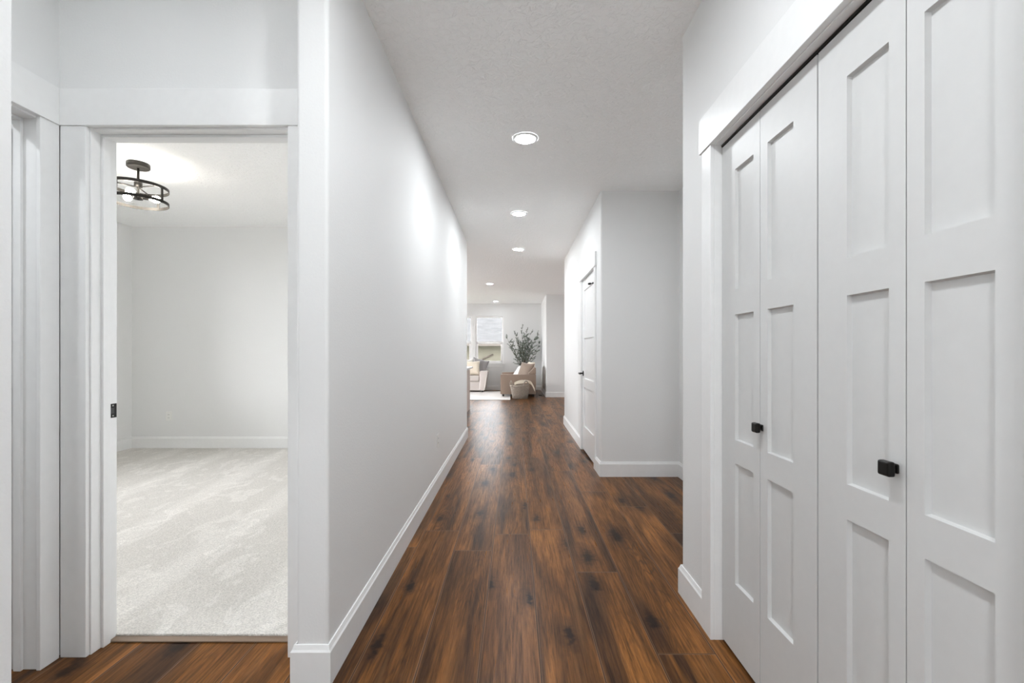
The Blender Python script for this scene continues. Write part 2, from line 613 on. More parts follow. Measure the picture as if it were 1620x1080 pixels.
wall('wall_hall_right', 'white hallway wall on the right with a narrow door seen edge-on',
     [(XR, XR + T, 4.487, 4.695 - JT), (XR, XR + T, 5.591 + JT, 7.60),
      (XR, XR + T, 4.695 - JT, 5.591 + JT, HEAD + JT, H)], [(XR, 7.60)])
wall('wall_dining_near', 'white wall on the near side of the right-hand living space', [(XR + T, 4.2, 7.485, 7.60)])
wall('wall_dining_right', 'white wall closing the right-hand living space', [(4.1, 4.2, 7.60, 9.0), (4.1, 4.2, 10.2, 12.15), (4.1, 4.2, 9.0, 10.2, 0, 1.0), (4.1, 4.2, 9.0, 10.2, 2.1, H)])
wall('wall_far_right', 'white wall block at the far right beyond the hallway',
     [(0.835, 4.2, 12.15, 14.565)], [(0.835, 12.15)])
wall('wall_living_near', 'white wall between bedroom and living room', [(-6.6, XL - T, 6.285, 6.40)])
wall('wall_bedroom_far', 'white far wall of the bedroom', [(-4.85, XL - T, 5.62, 5.735)])
wall('wall_bedroom_left', 'white left wall of the bedroom with its unseen window',
     [(-4.85, -4.73, 1.909, 2.2), (-4.85, -4.73, 4.8, 5.62), (-4.85, -4.73, 2.2, 4.8, 0, 0.60), (-4.85, -4.73, 2.2, 4.8, 2.40, H)])
wall('wall_living_left', 'white left wall of the living room with an added glazed opening',
     [(-6.6, -6.485, 6.40, 7.6), (-6.6, -6.485, 13.6, 14.45), (-6.6, -6.485, 7.6, 13.6, 2.4, H)])
wall('wall_bath', 'white walls of the small room behind the left alcove door',
     [(-3.3, -3.2, -0.3, 1.792), (-3.2, -1.0, -0.4, -0.3)])
# far wall with three window openings
YF = 14.45
WZ0, WZ1 = 0.845, 2.345
WINS = [(-1.254, -0.36), (-2.255, -1.361), (-3.256, -2.362)]
bxs = [(-6.6, WINS[2][0], YF, YF + T), (WINS[0][1], 0.835, YF, YF + T)]
for a, b_ in ((WINS[2][1], WINS[1][0]), (WINS[1][1], WINS[0][0])):
    bxs.append((a, b_, YF, YF + T))
for a, b_ in WINS:
    bxs.append((a, b_, YF, YF + T, 0, WZ0)); bxs.append((a, b_, YF, YF + T, WZ1, H))
wall('wall_far', 'white far wall of the living room with windows', bxs)


# ------------------------------------------------------------------ baseboards
BP = ((0.0, 0.0), (0.0145, 0.0), (0.0145, 0.120), (0.010, 0.127), (0.005, 0.142), (0.0, 0.142))


def sweep(bm, path, prof):
    """profile (offset to the left of travel, height) along a mitred path on the floor"""
    P = [Vector((x, y)) for x, y in path]
    nn = [Vector((-(b_ - a).y, (b_ - a).x)).normalized() for a, b_ in zip(P, P[1:])]
    rows = []
    for i, p in enumerate(P):
        n1, n2 = nn[max(i - 1, 0)], nn[min(i, len(nn) - 1)]
        m = (n1 + n2) / (1 + n1.dot(n2))
        rows.append([bm.verts.new((p.x + m.x * o, p.y + m.y * o, z)) for o, z in prof])
    k = len(prof)
    for a, b_ in zip(rows, rows[1:]):
        for j in range(k):
            bm.faces.new((a[j], a[(j + 1) % k], b_[(j + 1) % k], b_[j]))
    bm.faces.new(rows[0]); bm.faces.new(rows[-1][::-1])


def baseboard(side, label, path, z=0.0):
    bm = bmesh.new()
    sweep(bm, path, BP)
    o = struct('baseboard_' + side, bm, M['trim'], label, 'baseboard')
    o.location.z = z
    return o


G = 0.0
baseboard('left', 'white baseboard along the left hallway wall and round its near end',
          [(-6.0, 6.40), (XL, 6.40), (XL, 1.637), (XL - T, 1.637), (XL - T, 1.70)])
baseboard('right', 'short white baseboard between closet casing and wall end',
          [(1.577, 2.2485), (XR, 2.2485), (XR, 1.9755)][::-1])
baseboard('recess', 'white baseboard of the side recess facing the camera, turning down the hallway',
          [(1.577, 2.2485), (1.577, 4.372), (XR, 4.372), (XR, 4.603)])
baseboard('hall_right', 'white baseboard on the right hallway wall beyond the door',
          [(XR, 5.683), (XR, 7.60), (4.1, 7.60)])
baseboard('far_right', 'white baseboard of the far right wall block',
          [(4.1, 12.15), (0.835, 12.15), (0.835, YF), (-6.4, YF)])
baseboard('bedroom', 'white baseboard round the bedroom',
          [(-4.73, 1.909), (-4.73, 5.62), (XL - T, 5.62), (XL - T, 1.909)][::-1], 0.012)
baseboard('foyer_left', 'white baseboard of the entry wall at the far left',
          [(-1.792, 0.80), (-0.885, 0.80), (-0.885, -1.8)])

# ------------------------------------------------------------------ door casings and jambs
BV = 0.0018


def trim(n, label, boxes, mat=None, bev=BV):
    bm = bmesh.new()
    for b_ in boxes:
        box(bm, *b_, bev)
    return struct('trim_%d' % n, bm, mat or M['trim'], label, 'door trim')


# bedroom doorway
trim(1, 'white flat casing and header board round the bedroom doorway',
     [(-1.775, -1.675, 1.776, 1.792, 0, 2.075), (-0.887, -0.7885, 1.776, 1.792, 0, 2.075),
      (-1.7915, -0.7885, 1.771, 1.792, 2.075, 2.2175)])
trim(2, 'white jamb with stop lining the bedroom doorway',
     [(-1.669 - JT, -1.669, 1.792, 1.909, 0, HEAD + JT), (-0.893, -0.893 + JT, 1.792, 1.909, 0, HEAD + JT),
      (-1.669, -0.893, 1.792, 1.909, HEAD, HEAD + JT),
      (-1.669, -1.658, 1.834, 1.868, 0, HEAD), (-0.904, -0.893, 1.834, 1.868, 0, HEAD),
      (-1.658, -0.904, 1.834, 1.868, HEAD - 0.011, HEAD)])
trim(3, 'white casing and header of the doorway in the alcove side wall',
     [(-1.792, -1.776, 1.703, 1.7755, 0, 2.075), (-1.792, -1.776, 0.836, 0.925, 0, 2.075),
      (-1.792, -1.771, 0.802, 1.7705, 2.075, 2.2175)])
trim(4, 'white stepped jamb of the doorway at far left',
     [(-1.909, -1.792, 1.709, 1.709 + JT, 0, HEAD + JT), (-1.909, -1.792, 0.931 - JT, 0.931, 0, HEAD + JT),
      (-1.909, -1.792, 0.931, 1.709, HEAD, HEAD + JT),
      (-1.874, -1.845, 1.698, 1.709, 0, HEAD), (-1.874, -1.845, 0.931, 0.942, 0, HEAD),
      (-1.874, -1.845, 0.942, 1.698, HEAD - 0.011, HEAD)])
# closet
trim(5, 'white casing and long header board round the bifold closet',
     [(0.810, XR, 1.885, 1.9745, 0, 2.051), (0.810, XR, 0.609, 0.698, 0, 2.051),
      (0.804, XR, 0.592, 1.991, 2.051, 2.200)])
trim(6, 'white jamb lining the closet opening',
     [(XR, XR + T, 1.885, 1.885 + JT, 0, CH + JT), (XR, XR + T, 0.698 - JT, 0.698, 0, CH + JT),
      (XR, XR + T, 0.698, 1.885, CH, CH + JT)])
trim(7, 'dark sliding track above the closet doors', [(0.853, 0.893, 0.702, 1.881, 2.0365, CH)], M['black'])
# hallway door
trim(8, 'white casing and header round the hallway door on the right',
     [(0.810, XR, 4.606, 4.689, 0, 2.068), (0.810, XR, 5.597, 5.680, 0, 2.068),
      (0.804, XR, 4.588, 5.698, 2.068, 2.211)])
trim(9, 'white jamb of the hallway door on the right',
     [(XR, XR + T, 4.695 - JT, 4.695, 0, HEAD + JT), (XR, XR + T, 5.591, 5.591 + JT, 0, HEAD + JT),
      (XR, XR + T, 4.695, 5.591, HEAD, HEAD + JT)])
# doorway floor strip
bm = bmesh.new(); box(bm, -1.668, -0.894, 1.866, 1.903, 0.0005, 0.007, 0.003)
struct('trim_10', bm, M['strip'], 'brown wooden threshold strip between hardwood and bedroom carpet', 'threshold')


# ------------------------------------------------------------------ doors
def door_mesh(w, h, t, s0, s1, panels, d=0.012, sl=0.003):
    """panelled slab: x across 0..w, y thickness 0..t, z 0..h; panels recessed on both faces"""
    bm = bmesh.new()
    xs = [0, s0, w - s1, w]
    zs = [0] + [v for p in panels for v in p] + [h]
    for side in (0, 1):
        yy = 0.0 if side == 0 else t
        dd = d if side == 0 else -d
        for i in range(3):
            for j in range(len(zs) - 1):
                a, b_, c, e = xs[i], xs[i + 1], zs[j], zs[j + 1]
                q = [(a, yy, c), (b_, yy, c), (b_, yy, e), (a, yy, e)]
                if i == 1 and j % 2 == 1:
                    r = [(a + sl, yy + dd, c + sl), (b_ - sl, yy + dd, c + sl), (b_ - sl, yy + dd, e - sl), (a + sl, yy + dd, e - sl)]
                    qv = [bm.verts.new(p) for p in q]; rv = [bm.verts.new(p) for p in r]
                    bm.faces.new(rv)
                    for k in range(4):
                        bm.faces.new((qv[k], qv[(k + 1) % 4], rv[(k + 1) % 4], rv[k]))
                else:
                    bm.faces.new([bm.verts.new(p) for p in q])
    for q in (((0, 0, 0), (0, t, 0), (0, t, h), (0, 0, h)), ((w, 0, 0), (w, t, 0), (w, t, h), (w, 0, h)),
              ((0, 0, 0), (w, 0, 0), (w, t, 0), (0, t, 0)), ((0, 0, h), (w, 0, h), (w, t, h), (0, t, h))):
        bm.faces.new([bm.verts.new(p) for p in q])
    bmesh.ops.remove_doubles(bm, verts=bm.verts[:], dist=1e-5)
    return bm


def knob_mesh():
    """square knob standing out along -y from the origin"""
    bm = bmesh.new()
    box(bm, -0.011, 0.011, -0.006, 0.0, -0.011, 0.011, 0.003, 2)
    tube(bm, [(0, -0.004, 0), (0, -0.015, 0)], 0.007, 12)
    box(bm, -0.017, 0.017, -0.030, -0.013, -0.017, 0.017, 0.005, 3)
    return bm


XD = 0.857
PAN = [(0.276, 0.745), (0.836, 1.323), (1.421, 1.888)]
LH = 2.020
LZ = 0.0145
leafs = [(1.592, 1.881, 0.110, 0.043), (1.291, 1.589, 0.045, 0.110), (0.998, 1.285, 0.110, 0.045), (0.702, 0.995, 0.043, 0.110)]
#         y0     y1     far stile near stile
for n, (ia, ib, kleaf, label) in enumerate((
        (0, 1, 1, 'white bifold closet door, the farther pair of leaves with a small black knob'),
        (2, 3, 2, 'white bifold closet door, the nearer pair of leaves with a large black knob')), 1):
    root = empty('door_%d' % n, (XD, leafs[ib][0], LZ), label, 'door', None, 'structure')
    for i in (ia, ib):
        y0, y1, sf, sn = leafs[i]
        # local x runs from the far edge towards the camera; local y into the closet
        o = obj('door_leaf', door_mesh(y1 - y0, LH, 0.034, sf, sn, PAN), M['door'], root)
        o.rotation_euler = (0, 0, math.radians(-90))
        o.location = (0, y1 - leafs[ib][0], 0)
        if i == kleaf:
            k = obj('knob', knob_mesh(), M['black'], o)
            ky = 1.578 if i == 1 else 1.024
            k.location = (y1 - ky, 0, 0.930 - LZ)
            k['label'] = 'small square black knob'

# hallway door: hinged at its near edge
root = empty('door_3', (0.834, 4.698, 0), 'white three-panel door with black lever on the right hallway wall', 'door', None, 'structure')
o = obj('door_leaf', door_mesh(0.890, 2.045, 0.035, 0.105, 0.105, [(0.285, 0.755), (0.86, 1.34), (1.44, 1.915)], 0.010), M['trim'], root)
o.rotation_euler = (0, 0, math.radians(-90)); o.location = (0, 0.890, 0.020)
bm = bmesh.new()
Y_L = 0.83
vv = lathe(bm, (0, 0, 0), [(0.031, 0), (0.031, 0.006), (0.027, 0.010)], 28)
bmesh.ops.transform(bm, matrix=Matrix.Rotation(math.radians(-90), 4, 'Y'), verts=vv)
tube(bm, [(-0.008, 0, 0), (-0.055, 0, 0)], 0.010, 12)
box(bm, -0.064, -0.050, -0.115, 0.012, -0.009, 0.009, 0.004, 2)
k = obj('lever_handle', bm, M['black'], root); k.location = (0, Y_L, 0.938)
k['label'] = 'black lever handle'
for z in (0.28, 1.06, 1.86):
    bm = bmesh.new()
    tube(bm, [(-0.006, 0.0, z - 0.045), (-0.006, 0.0, z + 0.045)], 0.0065, 10)
    k = obj('hinge', bm, M['nickel'], root)
bm = bmesh.new()
tube(bm, [(-0.010, 0.0, 1.907), (-0.030, 0.03, 1.908), (-0.052, 0.06, 1.909)], 0.005, 8)
tube(bm, [(-0.045, 0.05, 1.909), (-0.062, 0.072, 1.909)], 0.011, 10)
tube(bm, [(-0.010, 0.0, 1.899), (-0.010, 0.0, 1.918)], 0.010, 10)
tube(bm, [(-0.012, 0.0, 1.907), (-0.035, -0.02, 1.907)], 0.006, 8)
k = obj('hinge_stop', bm, M['black'], root); k['label'] = 'black hinge-pin door stop'

# door of the alcove side wall, swung open into the next room
root = empty('door_4', (-1.912, 1.669, 0), 'white door swung open beyond the far left doorway', 'door', None, 'structure')
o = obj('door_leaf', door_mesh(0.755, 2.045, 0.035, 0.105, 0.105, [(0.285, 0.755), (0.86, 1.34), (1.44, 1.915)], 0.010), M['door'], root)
o.rotation_euler = (0, 0, math.radians(180)); o.location = (-0.004, 0.035, 0.012)
bm = bmesh.new(); box(bm, 0.003, 0.0195, 0.0365, 0.0395, 0.203, 0.292)
k = obj('hinge', bm, M['black'], root)

# strike plate on the bedroom jamb
bm = bmesh.new()
box(bm, -1.6689, -1.6670, 1.870, 1.906, 0.920, 0.978, 0.0006, 1)
o = tag(obj('strike_plate', bm, M['black']), 'black latch strike plate on the left jamb of the bedroom doorway', 'strike plate')
bm = bmesh.new(); box(bm, -1.6669, -1.6664, 1.877, 1.893, 0.937, 0.961)
k = obj('latch_hole', bm, M['slot'], o)
for z in (0.928, 0.970):
    bm = bmesh.new()
    vv = lathe(bm, (0, 0, 0), [(0.0035, 0), (0.003, 0.001)], 10)
    bmesh.ops.transform(bm, matrix=Matrix.Translation((-1.667, 1.888, z)) @ Matrix.Rotation(math.radians(90), 4, 'Y'), verts=vv)
    obj('screw', bm, M['nickel'], o)


# ------------------------------------------------------------------ outlets, switch, floor vent
def outlet(loc, rz, label, z_h=0.115, w=0.07):
    root = empty('wall_outlet', loc, label, 'outlet')
    root.rotation_euler = (0, 0, rz)
    bm = bmesh.new(); box(bm, -w / 2, w / 2, -0.006, 0.0, -z_h / 2, z_h / 2, 0.002)
    obj('cover_plate', bm, M['plastic'], root)
    for s in (-1, 1):
        bm = bmesh.new()
        box(bm, -0.016, 0.016, -0.0085, -0.006, s * 0.0195 - 0.013, s * 0.0195 + 0.013, 0.002)
        k = obj('socket', bm, M['plastic'], root)
        bm = bmesh.new()
        for dx in (-0.006, 0.006):
            box(bm, dx - 0.0012, dx + 0.0012, -0.0090, -0.0085, s * 0.0195 - 0.004, s * 0.0195 + 0.006)
        obj('slot', bm, M['slot'], k)
    return root


outlet((-4.27, 5.62, 0.405), 0, 'small white outlet low on the far bedroom wall')
outlet((XL, 3.957, 0.425), math.radians(90), 'white outlet low on the left hallway wall, seen edge-on')
root = empty('light_switch', (XL, 6.26, 1.155), 'light switch plate near the far end of the left hallway wall', 'switch')
root.rotation_euler = (0, 0, math.radians(90))
bm = bmesh.new(); box(bm, -0.058, 0.058, -0.006, 0, -0.0575, 0.0575, 0.002); obj('cover_plate', bm, M['plastic'], root)
for dx in (-0.023, 0.023):
    bm = bmesh.new(); box(bm, dx - 0.016, dx + 0.016, -0.009, -0.006, -0.033, 0.033, 0.0015); obj('rocker', bm, M['plastic'], root)
root = empty('floor_vent', (0.705, 12.62, 0.0), 'dark floor register between tan loveseat and right wall', 'vent')
bm = bmesh.new(); box(bm, -0.05, 0.05, -0.15, 0.15, 0.0005, 0.006, 0.001)
obj('frame', bm, M['vent'], root)
bm = bmesh.new()
for k in range(9):
    box(bm, -0.04, 0.04, -0.132 + k * 0.03, -0.118 + k * 0.03, 0.006, 0.009)
obj('louver', bm, M['vent'], root)


# ------------------------------------------------------------------ recessed lights
def recessed(x, y, label):
    root = empty('recessed_light', (x, y, H), label, 'ceiling light', 'recessed ceiling lights')
    bm = bmesh.new()
    lathe(bm, (0, 0, 0), [(0.092, -0.0005), (0.090, -0.006), (0.072, -0.010), (0.071, -0.004)], 40, False, False)
    obj('trim_ring', bm, M['trim'], root)
    bm = bmesh.new()
    lathe(bm, (0, 0, 0), [(0.0715, -0.006), (0.0, -0.0061)], 32, False, False)
    bmesh.ops.remove_doubles(bm, verts=bm.verts[:], dist=1e-5)
    obj('diffuser', bm, M['lamp'], root)
    return root


def dim(root):
    for ch in root.children:
        if ch.name.startswith('diffuser'):
            ch.data = ch.data.copy()
            ch.data.materials[0] = M['lamp_soft']


first = recessed(0.076, 3.298, 'largest glowing recessed light, nearest in the hallway ceiling')
for x, y, lab in ((0.046, 5.08, 'second recessed light down the hallway ceiling, from the nearest'),
                  (0.052, 6.84, 'third recessed light down the hallway ceiling, before the living room'),
                  (-0.563, 10.26, 'small recessed light left of the row, over the living room'),
                  (-0.58, 13.80, 'faintest recessed light, close to the far window wall'),
                  (0.0, 1.06, 'recessed light between the closet doors and the alcove, out of the picture'),
                  (0.0, -0.75, 'recessed light over the entry behind the camera'),
                  (-2.6, 0.9, 'unseen recessed light added to brighten the room behind the alcove door'),  # unseen lamp added so the side room is bright
                  (-3.2, 8.6, 'recessed light over the kitchen island'),
                  (-3.2, 11.5, 'recessed light over the living room rug'),
                  (2.4, 9.8, 'unseen recessed light over the right-hand living space, left bright for the wall block')):  # last one: unseen lamp, left undimmed to brighten the wall block
    c = copy_tree(first)
    c.location = (x, y, H)
    c['label'] = lab
    if y > 10 and x > -1:
        dim(c)
c = copy_tree(first)
c.location = (-1.30, 1.05, H)
c['label'] = 'dimmed recessed light in the left alcove ceiling, out of the picture'
dim(c)

# ------------------------------------------------------------------ bedroom ceiling fixture
FX, FY = -3.095, 3.74
root = empty('ceiling_fixture', (FX, FY, H), 'dark metal drum-cage ceiling light with glowing bulbs in the bedroom', 'ceiling light')
bm = bmesh.new(); lathe(bm, (0, 0, 0), [(0.078, 0.0), (0.080, -0.006), (0.080, -0.034), (0.074, -0.040)], 36)
obj('canopy', bm, M['bronze'], root)
bm = bmesh.new(); tube(bm, [(0, 0, -0.038), (0, 0, -0.30)], 0.009, 12)
tube(bm, [(0, 0, -0.155), (0, 0, -0.195)], 0.028, 16)
tube(bm, [(0, 0, -0.255), (0, 0, -0.295)], 0.032, 16)
obj('stem', bm, M['bronze'], root, recalc=True)
RR, ZT, ZB = 0.205, -0.185, -0.325
bm = bmesh.new(); ring(bm, (0, 0, ZT - 0.024), RR, 0.004, 0.024, 72); obj('upper_ring', bm, M['bronze'], root)
bm = bmesh.new(); ring(bm, (0, 0, ZB), RR, 0.004, 0.024, 72); obj('lower_ring', bm, M['bronze'], root)
for k in range(4):
    a = math.radians(-2 + 90 * k)
    bm = bmesh.new()
    box(bm, RR - 0.006, RR - 0.001, -0.011, 0.011, ZB, ZT, 0.001, 1, 0, Matrix.Rotation(a, 4, 'Z'))
    obj('upright', bm, M['bronze'], root)
for k in range(3):
    a = math.radians(-10 + 120 * k)
    bm = bmesh.new()
    tube(bm, [(0.02 * math.cos(a), 0.02 * math.sin(a), ZT - 0.009), ((RR - 0.003) * math.cos(a), (RR - 0.003) * math.sin(a), ZT - 0.009)], 0.005, 8)
    obj('spoke', bm, M['bronze'], root)
for k in range(3):
    a = math.radians(-75 + 120 * k)
    ca, sa = math.cos(a), math.sin(a)
    bm = bmesh.new()
    tube(bm, [(0.02 * ca, 0.02 * sa, -0.275), (0.07 * ca, 0.07 * sa, -0.270)], 0.016, 12)
    s = obj('lamp_socket', bm, M['bronze'], root)
    bm = bmesh.new()
    pts = [(0.068, 0.013), (0.080, 0.015), (0.095, 0.024), (0.112, 0.030), (0.128, 0.0285), (0.139, 0.020), (0.145, 0.006)]
    tube(bm, [(r * ca, r * sa, -0.268) for r, _ in pts], [q for _, q in pts], 16)
    obj('bulb', bm, M['bulb'], root)

# ------------------------------------------------------------------ living room windows
for n, (a, b_) in enumerate(WINS, 1):
    lab = ('right-hand white single-hung window of the far living room wall',
           'second white single-hung window, cut off by the left hallway wall',
           'third white single-hung window of the far wall')[n - 1]
    root = empty('window_%d' % n, ((a + b_) / 2, YF, WZ0), lab, 'window', None, 'structure')
    w = (b_ - a) / 2
    h = WZ1 - WZ0
    zm = 0.655
    bm = bmesh.new()
    y0, y1 = 0.045, 0.10
    box(bm, -w, -w + 0.045, y0, y1, 0, h, 0.003); box(bm, w - 0.045, w, y0, y1, 0, h, 0.003)
    box(bm, -w + 0.045, w - 0.045, y0, y1, h - 0.045, h, 0.003); box(bm, -w + 0.045, w - 0.045, y0, y1, 0, 0.04, 0.003)
    obj('window_frame', bm, M['vinyl'], root)
    bm = bmesh.new()
    y0, y1 = 0.03, 0.06
    box(bm, -w + 0.045, -w + 0.085, y0, y1, 0.04, zm, 0.003); box(bm, w - 0.085, w - 0.045, y0, y1, 0.04, zm, 0.003)
    box(bm, -w + 0.045, w - 0.045, y0, y1, 0.04, 0.085, 0.003); box(bm, -w + 0.045, w - 0.045, y0, y1, zm - 0.03, zm + 0.035, 0.003)
    s = obj('lower_sash', bm, M['vinyl'], root)
    bm = bmesh.new(); box(bm, -w + 0.085, w - 0.085, 0.046, 0.050, 0.085, zm - 0.03); obj('pane', bm, M['glass'], s)
    bm = bmesh.new(); box(bm, -w + 0.045, w - 0.045, 0.070, 0.074, zm + 0.035, h - 0.045); obj('pane', bm, M['glass'], root)
    bm = bmesh.new(); box(bm, -w - 0.03, w + 0.03, -0.035, -0.0005, -0.028, 0.0, 0.003); box(bm, -w + 0.001, w - 0.001, -0.001, 0.045, 0.0005, 0.006)
    obj('sill', bm, M['trim'], root)
    bm = bmesh.new(); box(bm, -w - 0.02, w + 0.02, -0.016, -0.0005, -0.115, -0.028, 0.002); obj('apron', bm, M['trim'], root)
# unseen glazing, added or enlarged only to let daylight in
for n, (x, y0, y1, z0, z1, lab) in enumerate(((-6.54, 7.6, 13.6, 0.0, 2.4, 'unseen glazed patio door added to brighten the living room'),
                                              (-4.79, 2.2, 4.8, 0.60, 2.40, 'unseen window in the left bedroom wall, enlarged to brighten the room'),
                                              (4.15, 9.0, 10.2, 1.0, 2.1, 'unseen window of the right-hand living space, added to light the wall block')), 4):
    root = empty('window_%d' % n, (x, (y0 + y1) / 2, z0), lab, 'window', None, 'structure')
    w = (y1 - y0) / 2; h = z1 - z0
    bm = bmesh.new()
    for yy in (-w + 0.001, -0.03, w - 0.061):
        box(bm, -0.03, 0.03, yy, yy + 0.06, 0.001, h - 0.001, 0.003)
    for a, b_ in ((-w + 0.061, -0.03), (0.03, w - 0.061)):
        box(bm, -0.03, 0.03, a, b_, h - 0.061, h - 0.001, 0.003); box(bm, -0.03, 0.03, a, b_, 0.001, 0.06, 0.003)
    obj('window_frame', bm, M['vinyl'], root)
    bm = bmesh.new(); box(bm, -0.003, 0.003, -w + 0.061, -0.03, 0.06, h - 0.061); obj('pane', bm, M['glass'], root)
    bm = bmesh.new(); box(bm, -0.003, 0.003, 0.03, w - 0.061, 0.06, h - 0.061); obj('pane', bm, M['glass'], root)


root = empty('window_7', (-0.36, -1.86, 0.0), 'unseen glazed entry door added for daylight from behind the camera', 'window', None, 'structure')  # added opening that brings frontal daylight into the foyer
bm = bmesh.new()
w, h = 0.24, 2.35
for xx in (-w + 0.001, w - 0.101):
    box(bm, xx, xx + 0.10, -0.03, 0.03, 0.001, h - 0.001, 0.003)
box(bm, -w + 0.101, w - 0.101, -0.03, 0.03, h - 0.121, h - 0.001, 0.003); box(bm, -w + 0.101, w - 0.101, -0.03, 0.03, 0.001, 0.22, 0.003)
obj('window_frame', bm, M['vinyl'], root)
bm = bmesh.new(); box(bm, -w + 0.101, w - 0.101, -0.003, 0.003, 0.22, h - 0.121); obj('pane', bm, M['glass'], root)


def portal(name, loc, rot, sx, sy):
    l = bpy.data.lights.new(name, 'AREA')
    l.shape = 'RECTANGLE'; l.size = sx; l.size_y = sy
    l.cycles.is_portal = True
    o = bpy.data.objects.new(name, l)
    C.objects.link(o)
    o.location = loc; o.rotation_euler = rot


portal('daylight_patio', (-6.62, 10.6, 1.2), (0, math.radians(-90), 0), 2.4, 6.0)
portal('daylight_bedroom', (-4.87, 3.5, 1.5), (0, math.radians(-90), 0), 1.8, 2.6)
portal('daylight_dining', (4.22, 9.6, 1.55), (0, math.radians(90), 0), 1.1, 1.2)
portal('daylight_entry', (-0.36, -1.93, 1.17), (math.radians(90), 0, 0), 0.48, 2.35)
portal('daylight_windows', (-1.81, 14.58, 1.6), (math.radians(-90), 0, 0), 3.0, 1.6)

# ------------------------------------------------------------------ outdoors beyond the windows
bm = bmesh.new(); box(bm, -30, 30, 14.7, 60, -1.2, -1.0)
struct('ground_outside', bm, M['lawn'], 'green lawn outside the far windows', 'lawn')
bm = bmesh.new(); box(bm, -40, -4.9, -20, 6.2, -0.6, -0.4)
struct('ground_bounce_bedroom', bm, M['gravel'], 'unseen grey gravel outside the bedroom window, made grey for neutral bounce light', 'gravel')  # unseen ground, its grey chosen to keep the bedroom bounce neutral
bm = bmesh.new(); box(bm, -40, -6.9, 6.2, 40, -0.6, -0.4)
struct('ground_bounce_left', bm, M['concrete'], 'unseen concrete patio outside the left windows, made pale to bounce daylight in', 'lawn')  # unseen reflector: pale ground throws daylight up to the ceilings
bm = bmesh.new(); box(bm, -6, 6, -14, -2.02, -0.25, -0.05)
struct('path_bounce', bm, M['concrete'], 'unseen pale concrete porch and path behind the camera, added to bounce daylight in', 'path')  # added reflector: sends entry daylight up to the foyer ceiling
root = empty('neighbor_house', (-2.0, 22.0, -1.0), 'tan house with grey shingle roof seen through the far windows', 'house')
bm = bmesh.new(); box(bm, -9, 9, 0, 9, 0, 2.62); obj('siding_wall', bm, M['siding'], root)
bm = bmesh.new(); box(bm, -9.4, 9.4, -0.55, -0.51, 2.50, 2.68, 0.003); obj('fascia', bm, M['fascia'], root)
bm = bmesh.new(); box(bm, -9.4, 9.4, -0.51, 0.0, 2.60, 2.63); obj('soffit', bm, M['fascia'], root)
sl = 0.42
bm = bmesh.new()
ln = 5.6
box(bm, -9.5, 9.5, 0, ln, 0, 0.05)
o = obj('roof', bm, M['shingles'], root); o.location = (0, -0.60, 2.66); o.rotation_euler = (math.atan(sl), 0, 0)
bm = bmesh.new(); box(bm, -9.5, 9.5, -ln, 0, 0, 0.05)
o = obj('roof', bm, M['shingles'], root); o.location = (0, -0.60 + 2 * ln * math.cos(math.atan(sl)), 2.66); o.rotation_euler = (-math.atan(sl), 0, 0)
bm = bmesh.new(); tube(bm, [(0.15, -0.05, 1.72), (0.95, -0.05, 2.10)], 0.035, 8); obj('sloped_bar', bm, M['brown'], root)  # slim brown diagonal bar across the siding


# ------------------------------------------------------------------ soft furnishing helpers
def soft_box(bm, x0, x1, y0, y1, z0, z1, r=0.03, puff=0.0):
    box(bm, x0, x1, y0, y1, z0, z1, r, 4)


def pillow_mesh(w, h, t, n=14, pinch=0.10, seed=0):
    """plump square cushion lying in the xz plane, y thickness, base edge at z=0"""
    rnd = random.Random(seed)
    bm = bmesh.new()
    grid = {}
    for s in (1, -1):
        for i in range(n + 1):
            for j in range(n + 1):
                a, b_ = i / n * 2 - 1, j / n * 2 - 1
                edge = max(abs(a), abs(b_)) >= 0.999
                if s == -1 and edge:
                    grid[(s, i, j)] = grid[(1, i, j)]
                    continue
                k = (1 - a ** 4) * (1 - b_ ** 4)
                x = a * w / 2 * (1 - pinch * (1 - b_ * b_) * abs(a))
                z = b_ * h / 2 * (1 - pinch * (1 - a * a) * abs(b_))
                y = s * t / 2 * (k ** 0.55) * (1 + 0.06 * math.sin(5 * a + 3 * b_ + seed))
                grid[(s, i, j)] = bm.verts.new((x, y, z + h / 2))
    for s in (1, -1):
        for i in range(n):
            for j in range(n):
                q = [grid[(s, i, j)], grid[(s, i + 1, j)], grid[(s, i + 1, j + 1)], grid[(s, i, j + 1)]]
                bm.faces.new(q if s == -1 else q[::-1])
    return bm


def pillow(name, w, h, t, loc, rot, mat, label, seed=0):
    o = tag(obj(name, pillow_mesh(w, h, t, seed=seed), mat, smooth=True), label, 'pillow')
    o.location = loc
    o.rotation_euler = Euler([math.radians(a) for a in rot], 'XYZ')
    return o


# ------------------------------------------------------------------ tan loveseat facing left
LX0, LX1, LY0, LY1 = -0.385, 0.565, 12.16, 13.70
root = empty('loveseat', ((LX0 + LX1) / 2, (LY0 + LY1) / 2, 0), 'tan upholstered loveseat facing left, its side panel towards the camera', 'sofa')
hx, hy = (LX1 - LX0) / 2, (LY1 - LY0) / 2
ZF = 0.075
bm = bmesh.new(); soft_box(bm, -hx + 0.03, hx - 0.02, -hy + 0.13, hy - 0.13, ZF, 0.30, 0.02); obj('seat_base', bm, M['tan'], root, True)
for s in (-1, 1):
    bm = bmesh.new()
    a, b_ = (-hy, -hy + 0.128) if s < 0 else (hy - 0.128, hy)
    soft_box(bm, -hx, hx, a, b_, ZF, 0.605, 0.018)
    obj('arm', bm, M['tan'], root, True)
bm = bmesh.new()
box(bm, hx - 0.20, hx, -hy + 0.002, hy - 0.002, 0.606, 0.79, 0.02, 3)
